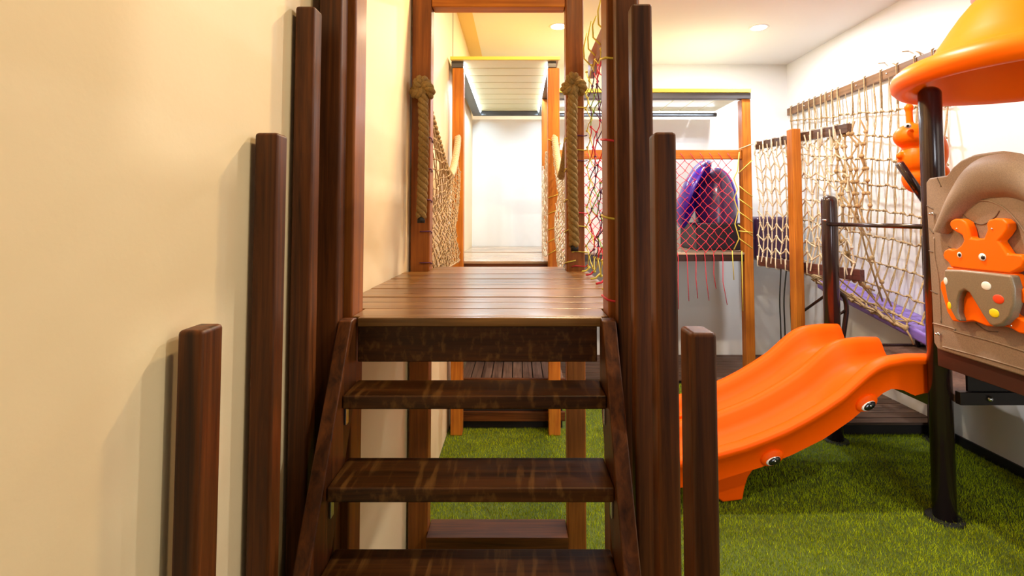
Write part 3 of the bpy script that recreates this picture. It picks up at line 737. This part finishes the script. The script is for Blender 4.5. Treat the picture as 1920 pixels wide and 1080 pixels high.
# --- arched side panel, plane X = XP, built from its outline measured in (Y, Z)
XP = 2.475
def yz(x, y, X=XP): p = atX(x, y, X); return (p.y, p.z)
left = [yz(*q) for q in ((1757, 655), (1750, 642), (1746, 560), (1741, 470), (1736, 380), (1735, 342), (1741, 334), (1760, 331), (1774, 329), (1785, 314), (1800, 301), (1825, 290), (1850, 286))]
Yc = left[-1][0]
outline = left + [(2*Yc-a, b_) for a, b_ in reversed(left[:-1])]
pn = MB().prism(outline, 'x', XP, XP+.03).build('side_panel', M_taupe, t, bevel=.012, seg=3)
# inner recess lines / raised band
XB = XP-.052
def arcpair(outer, inner, X=XP):
    O = [yz(*q, X) for q in outer]; I = [yz(*q, X) for q in inner]
    return O, I
O, I = arcpair(((1744, 428), (1752, 405), (1763, 372), (1776, 345), (1787, 322), (1802, 304), (1826, 292), (1850, 288)), ((1765, 440), (1778, 418), (1790, 400), (1802, 388), (1818, 378), (1834, 372), (1845, 371), (1855, 371)), XB)
yc2 = (O[-1][0]+I[-1][0])/2
O = [(max(a, yc2), b_) for a, b_ in O]; I = [(max(a, yc2), b_) for a, b_ in I]
O2 = O + [(2*yc2-a, b_) for a, b_ in reversed(O[:-1])]; I2 = I + [(2*yc2-a, b_) for a, b_ in reversed(I[:-1])]
n = min(len(O2), len(I2)); P = []
for (a, b_), (c_, d) in zip(O2, I2):
    row = []
    for k in range(9):
        s = k/8; h = math.sin(math.pi*min(1, max(0, s)))**.6
        row.append((XP+.002-.065*h, lerp(a, c_, s), lerp(b_, d, s)))
    P.append(row)
mb = MB(); mb.grid(P)
for xi in (0, -1): k = len(mb.v); mb.v += P[xi]; mb.f.append(tuple(range(k, len(mb.v))))
o = mb.build('arch_band', M_taupe, pn, smooth=True); ss = o.modifiers.new('sub', 'SUBSURF'); ss.levels = 1; ss.render_levels = 2
# grooves and lower ridges
def ribbon(pts, r, m, par, nm):
    q = smoothpts([Vector((XP-.001,)+yz(*p)) for p in pts], 6)
    return MB().tube(q, r, 6).build(nm, m, par, smooth=True)
gm = mat('groove_taupe', (.12, .078, .05), .6)
for g in (((1757, 333), (1765, 350)), ((1738, 385), (1750, 392)), ((1800, 397), (1818, 412), (1842, 421), (1865, 408), (1874, 395)), ((1742, 427), (1751, 438)), ((1902, 425), (1892, 438)), ((1918, 322), (1908, 340)), ((1742, 470), (1750, 473)), ((1778, 462), (1790, 470)), ((1745, 545), (1758, 551)), ((1830, 606), (1850, 620), (1872, 622))):
    ribbon(g, .0028, gm, pn, 'groove')
for g in (((1752, 445), (1753, 480), (1760, 520), (1763, 560), (1765, 605)), ((1768, 436), (1792, 402), (1818, 384), (1848, 376), (1880, 388), (1905, 412), (1925, 440))):
    ribbon(g, .0045, M_taupe, pn, 'ridge')
for g in (((1750, 606), (1790, 617), (1792, 622), (1860, 640), (1925, 660)), ((1768, 650), (1850, 672), (1925, 694))):
    ribbon(g, .0045, M_taupe, pn, 'ridge')
for (x, y) in ((1749, 401), (1760, 626)):
    p = atX(x, y, XP-.012); MB().ball(p, .010, 10, 8).tube([p+Vector((-.022, 0, 0)), p], .006, 8).build('panel_bolt', M_chrome, pn, smooth=True)
# --- roof
rc = (2.84, 2.73, 0)
prof = [(.02, 3.13), (.20, 3.11), (.278, 3.03), (.325, 2.97), (.371, 2.90), (.42, 2.82), (.462, 2.755), (.50, 2.725), (.56, 2.705), (.615, 2.685), (.648, 2.658), (.66, 2.622), (.654, 2.585), (.63, 2.558), (.60, 2.553), (.56, 2.575), (.50, 2.63), (.42, 2.74), (.34, 2.88), (.25, 2.99), (.02, 3.02)]
rf = MB().lathe(prof, rc, 72).build('roof', M_orange2, t, smooth=True)
MB().lathe([(.02, 3.18), (.18, 3.17), (.25, 3.12), (.268, 3.075), (.25, 3.04)], rc, 48).build('roof_cap', mat('rust_plastic', (.30, .09, .035), .45), rf, smooth=True)
# ------------------------------------------------------------------ beetle ornament on the panel
t = thing('beetle_ornament', (XP-.05, 2.66, 1.2), 'orange plastic beetle with dotted taupe wings, mounted on the taupe panel', 'toy ornament')
def relief(name, pts, x0, th, m, bev, par=t, rem=0):
    poly = [yz(x, y, x0-th) for x, y in pts]
    o = MB().prism(poly, 'x', x0-th, x0).build(name, m, par, bevel=bev, seg=5); return o
head = [(1767, 478), (1769, 470), (1777, 466), (1786, 468), (1793, 466), (1801, 460), (1806, 451), (1803, 441), (1790, 434), (1783, 429), (1779, 421), (1781, 414), (1789, 410), (1800, 410), (1810, 416), (1815, 427), (1819, 446), (1832, 448), (1844, 446), (1850, 431), (1848, 419), (1853, 412), (1865, 409), (1879, 410), (1889, 418), (1889, 430), (1881, 442), (1872, 452), (1880, 464), (1888, 476), (1900, 476), (1914, 478), (1921, 488), (1917, 500), (1906, 507), (1893, 513), (1860, 510), (1820, 506), (1782, 501), (1777, 492), (1769, 485)]
hd = relief('head', head, XP, .052, M_orange2, .014)
body = [(1775, 500), (1893, 511), (1905, 514), (1908, 535), (1914, 541), (1930, 541), (1930, 569), (1910, 568), (1902, 568), (1897, 588), (1910, 596), (1925, 603), (1932, 615), (1928, 628), (1910, 625), (1893, 615), (1880, 612), (1850, 612), (1825, 602), (1800, 604), (1785, 602), (1775, 585), (1768, 560), (1762, 540), (1763, 528), (1770, 522)]
bd = relief('body', body, XP-.0, .045, M_orange2, .014)
shell = [(1769, 505), (1800, 506), (1850, 511), (1894, 516), (1901, 540), (1901, 570), (1893, 595), (1879, 609), (1862, 613), (1853, 608), (1842, 592), (1830, 572), (1816, 549), (1808, 544), (1800, 548), (1795, 562), (1794, 585), (1800, 603), (1792, 601), (1782, 583), (1774, 558), (1769, 530)]
sh = relief('wing_shell', shell, XP-.03, .052, M_shell, .013)
def disc(px, py, X, ry, rz_, m, name, par, th=.004, tilt=0):
    p = atX(px, py, X); MB().ball(p, 1, 20, 10, (th, ry, rz_), Matrix.Rotation(math.radians(tilt), 3, 'X')).build(name, m, par, smooth=True)
XS = XP-.082
disc(1849, 536, XS, .028, .022, M_white, 'wing_dot', sh); disc(1872, 561, XS, .031, .023, M_red, 'wing_dot', sh); disc(1864, 587, XS, .028, .022, M_yel, 'wing_dot', sh)
disc(1773, 527, XS, .013, .021, M_white, 'wing_dot', sh); disc(1780, 573, XS, .012, .021, M_yel, 'wing_dot', sh)
XH = XP-.052
disc(1799, 478, XH, .014, .016, M_white, 'eye', hd, .006); disc(1842, 482, XH, .021, .020, M_white, 'eye', hd, .008)
disc(1799, 478, XH-.005, .008, .010, M_eye, 'pupil', hd, .005); disc(1843, 483, XH-.006, .011, .011, M_eye, 'pupil', hd, .006)
for (x, y) in ((1794, 429), (1860, 429)): disc(x, y, XH-.001, .005, .005, M_chrome, 'pin', hd, .005)
disc(1896, 611, XP-.046, .005, .005, M_chrome, 'pin', bd, .005)
# ------------------------------------------------------------------ climbing figure behind the pole
t = thing('beetle_figure', at(1720, 340, 3.47), 'orange plastic beetle figure with round eye, sitting behind the tall dark pole', 'toy figure')
YF = 3.47; k = YF/F
def fb(mb, x, y, rx, ry, dy=0, ryd=None): mb.ball(at(x, y, YF+dy), 1, 20, 14, (rx*k, (ryd or min(rx, ry))*k, ry*k))
mb = MB()
fb(mb, 1714, 256, 35, 25, 0, 30); fb(mb, 1722, 300, 34, 34, 0, 30); fb(mb, 1745, 285, 28, 45, 0, 25); fb(mb, 1722, 335, 26, 28); fb(mb, 1752, 325, 24, 22)
mb.tube([at(1706, 235, YF), at(1704, 205, YF)], 6*k, 12); fb(mb, 1704, 202, 8, 8)
mb.tube([at(1735, 235, YF), at(1737, 210, YF)], 6*k, 12); fb(mb, 1738, 207, 8, 8)
fb(mb, 1688, 292, 7, 7); mb.tube([at(1688, 293, YF), at(1705, 300, YF)], 6*k, 10)
fb(mb, 1708, 327, 8, 8)
mb.build('body', M_orange2, t, remesh=.006)
p = at(1701, 236, YF-.10); MB().ball(at(1702, 236, YF-.088), 1, 16, 10, (6.5*k, 4*k, 5*k)).build('eye', M_white, t, smooth=True)
MB().ball(at(1702, 236, YF-.101), 1, 12, 8, (2.6*k, 2*k, 2.6*k)).build('pupil', M_eye, t, smooth=True)
tag(MB().tube([at(1686, 306, 3.36), at(1740, 384, 3.36)], .026, 16).build('slanted_tube', M_pole, smooth=True), 'short slanted dark tube under the orange beetle figure', 'tube')
# ================================================================== GRASS
import numpy as np
rng = np.random.default_rng(3)
N = 270000
gx = rng.uniform(XL+.01, XR-.03, N); gy = 1.2 + (4.42-1.2)*rng.uniform(0, 1, N)**1.15
keep = ~((gx < .42) & (gy > 4.42)) & ~((gx > 2.0) & (gy > 4.3)) & ~((gx > -.49) & (gx < .27) & (gy > 2.71) & (gy < 2.88))
gx = gx[keep]; gy = gy[keep]
gx2 = rng.uniform(.42, 2.0, 22000); gy2 = rng.uniform(4.42, 5.58, 22000); gx = np.concatenate([gx, gx2]); gy = np.concatenate([gy, gy2]); N = len(gx)
th = rng.uniform(0, 2*np.pi, N); h = rng.uniform(.010, .025, N); wd = rng.uniform(.0008, .0019, N); le = rng.uniform(0, .014, N); la = rng.uniform(0, 2*np.pi, N)
V = np.zeros((N, 3, 3), dtype=np.float32)
V[:, 0] = np.stack([gx-np.cos(th)*wd, gy-np.sin(th)*wd, np.zeros(N)], 1); V[:, 1] = np.stack([gx+np.cos(th)*wd, gy+np.sin(th)*wd, np.zeros(N)], 1)
V[:, 2] = np.stack([gx+np.cos(la)*le, gy+np.sin(la)*le, h], 1)
me = bpy.data.meshes.new('artificial_grass'); me.vertices.add(N*3); me.vertices.foreach_set('co', V.ravel())
me.loops.add(N*3); me.loops.foreach_set('vertex_index', np.arange(N*3, dtype=np.int32)); me.polygons.add(N)
me.polygons.foreach_set('loop_start', np.arange(0, N*3, 3, dtype=np.int32)); me.update(calc_edges=True)
gmt = mat('grass_blade', (.34, .41, .003), .7, spec=.15, vary=(9, .25)); me.materials.append(gmt)
nt = gmt.node_tree; b_ = nt.nodes['Principled BSDF']
gi = nt.nodes.new('ShaderNodeTexWhiteNoise'); tcn = nt.nodes.new('ShaderNodeNewGeometry')
hs = nt.nodes.new('ShaderNodeHueSaturation'); mrn = nt.nodes.new('ShaderNodeMapRange'); mrn.inputs[3].default_value = .6; mrn.inputs[4].default_value = 1.5
nt.links.new(tcn.outputs['Random Per Island'], mrn.inputs[0]); nt.links.new(mrn.outputs[0], hs.inputs['Value'])
src = b_.inputs['Base Color'].links[0].from_socket; nt.links.new(src, hs.inputs['Color']); nt.links.new(hs.outputs[0], b_.inputs['Base Color'])
og = bpy.data.objects.new('artificial_grass', me); C.objects.link(og); og['_keep'] = 1
tag(og, 'short green artificial turf blades covering the floor', 'grass', kind='stuff')
fixnormals()
if '_keep' in og: del og['_keep']
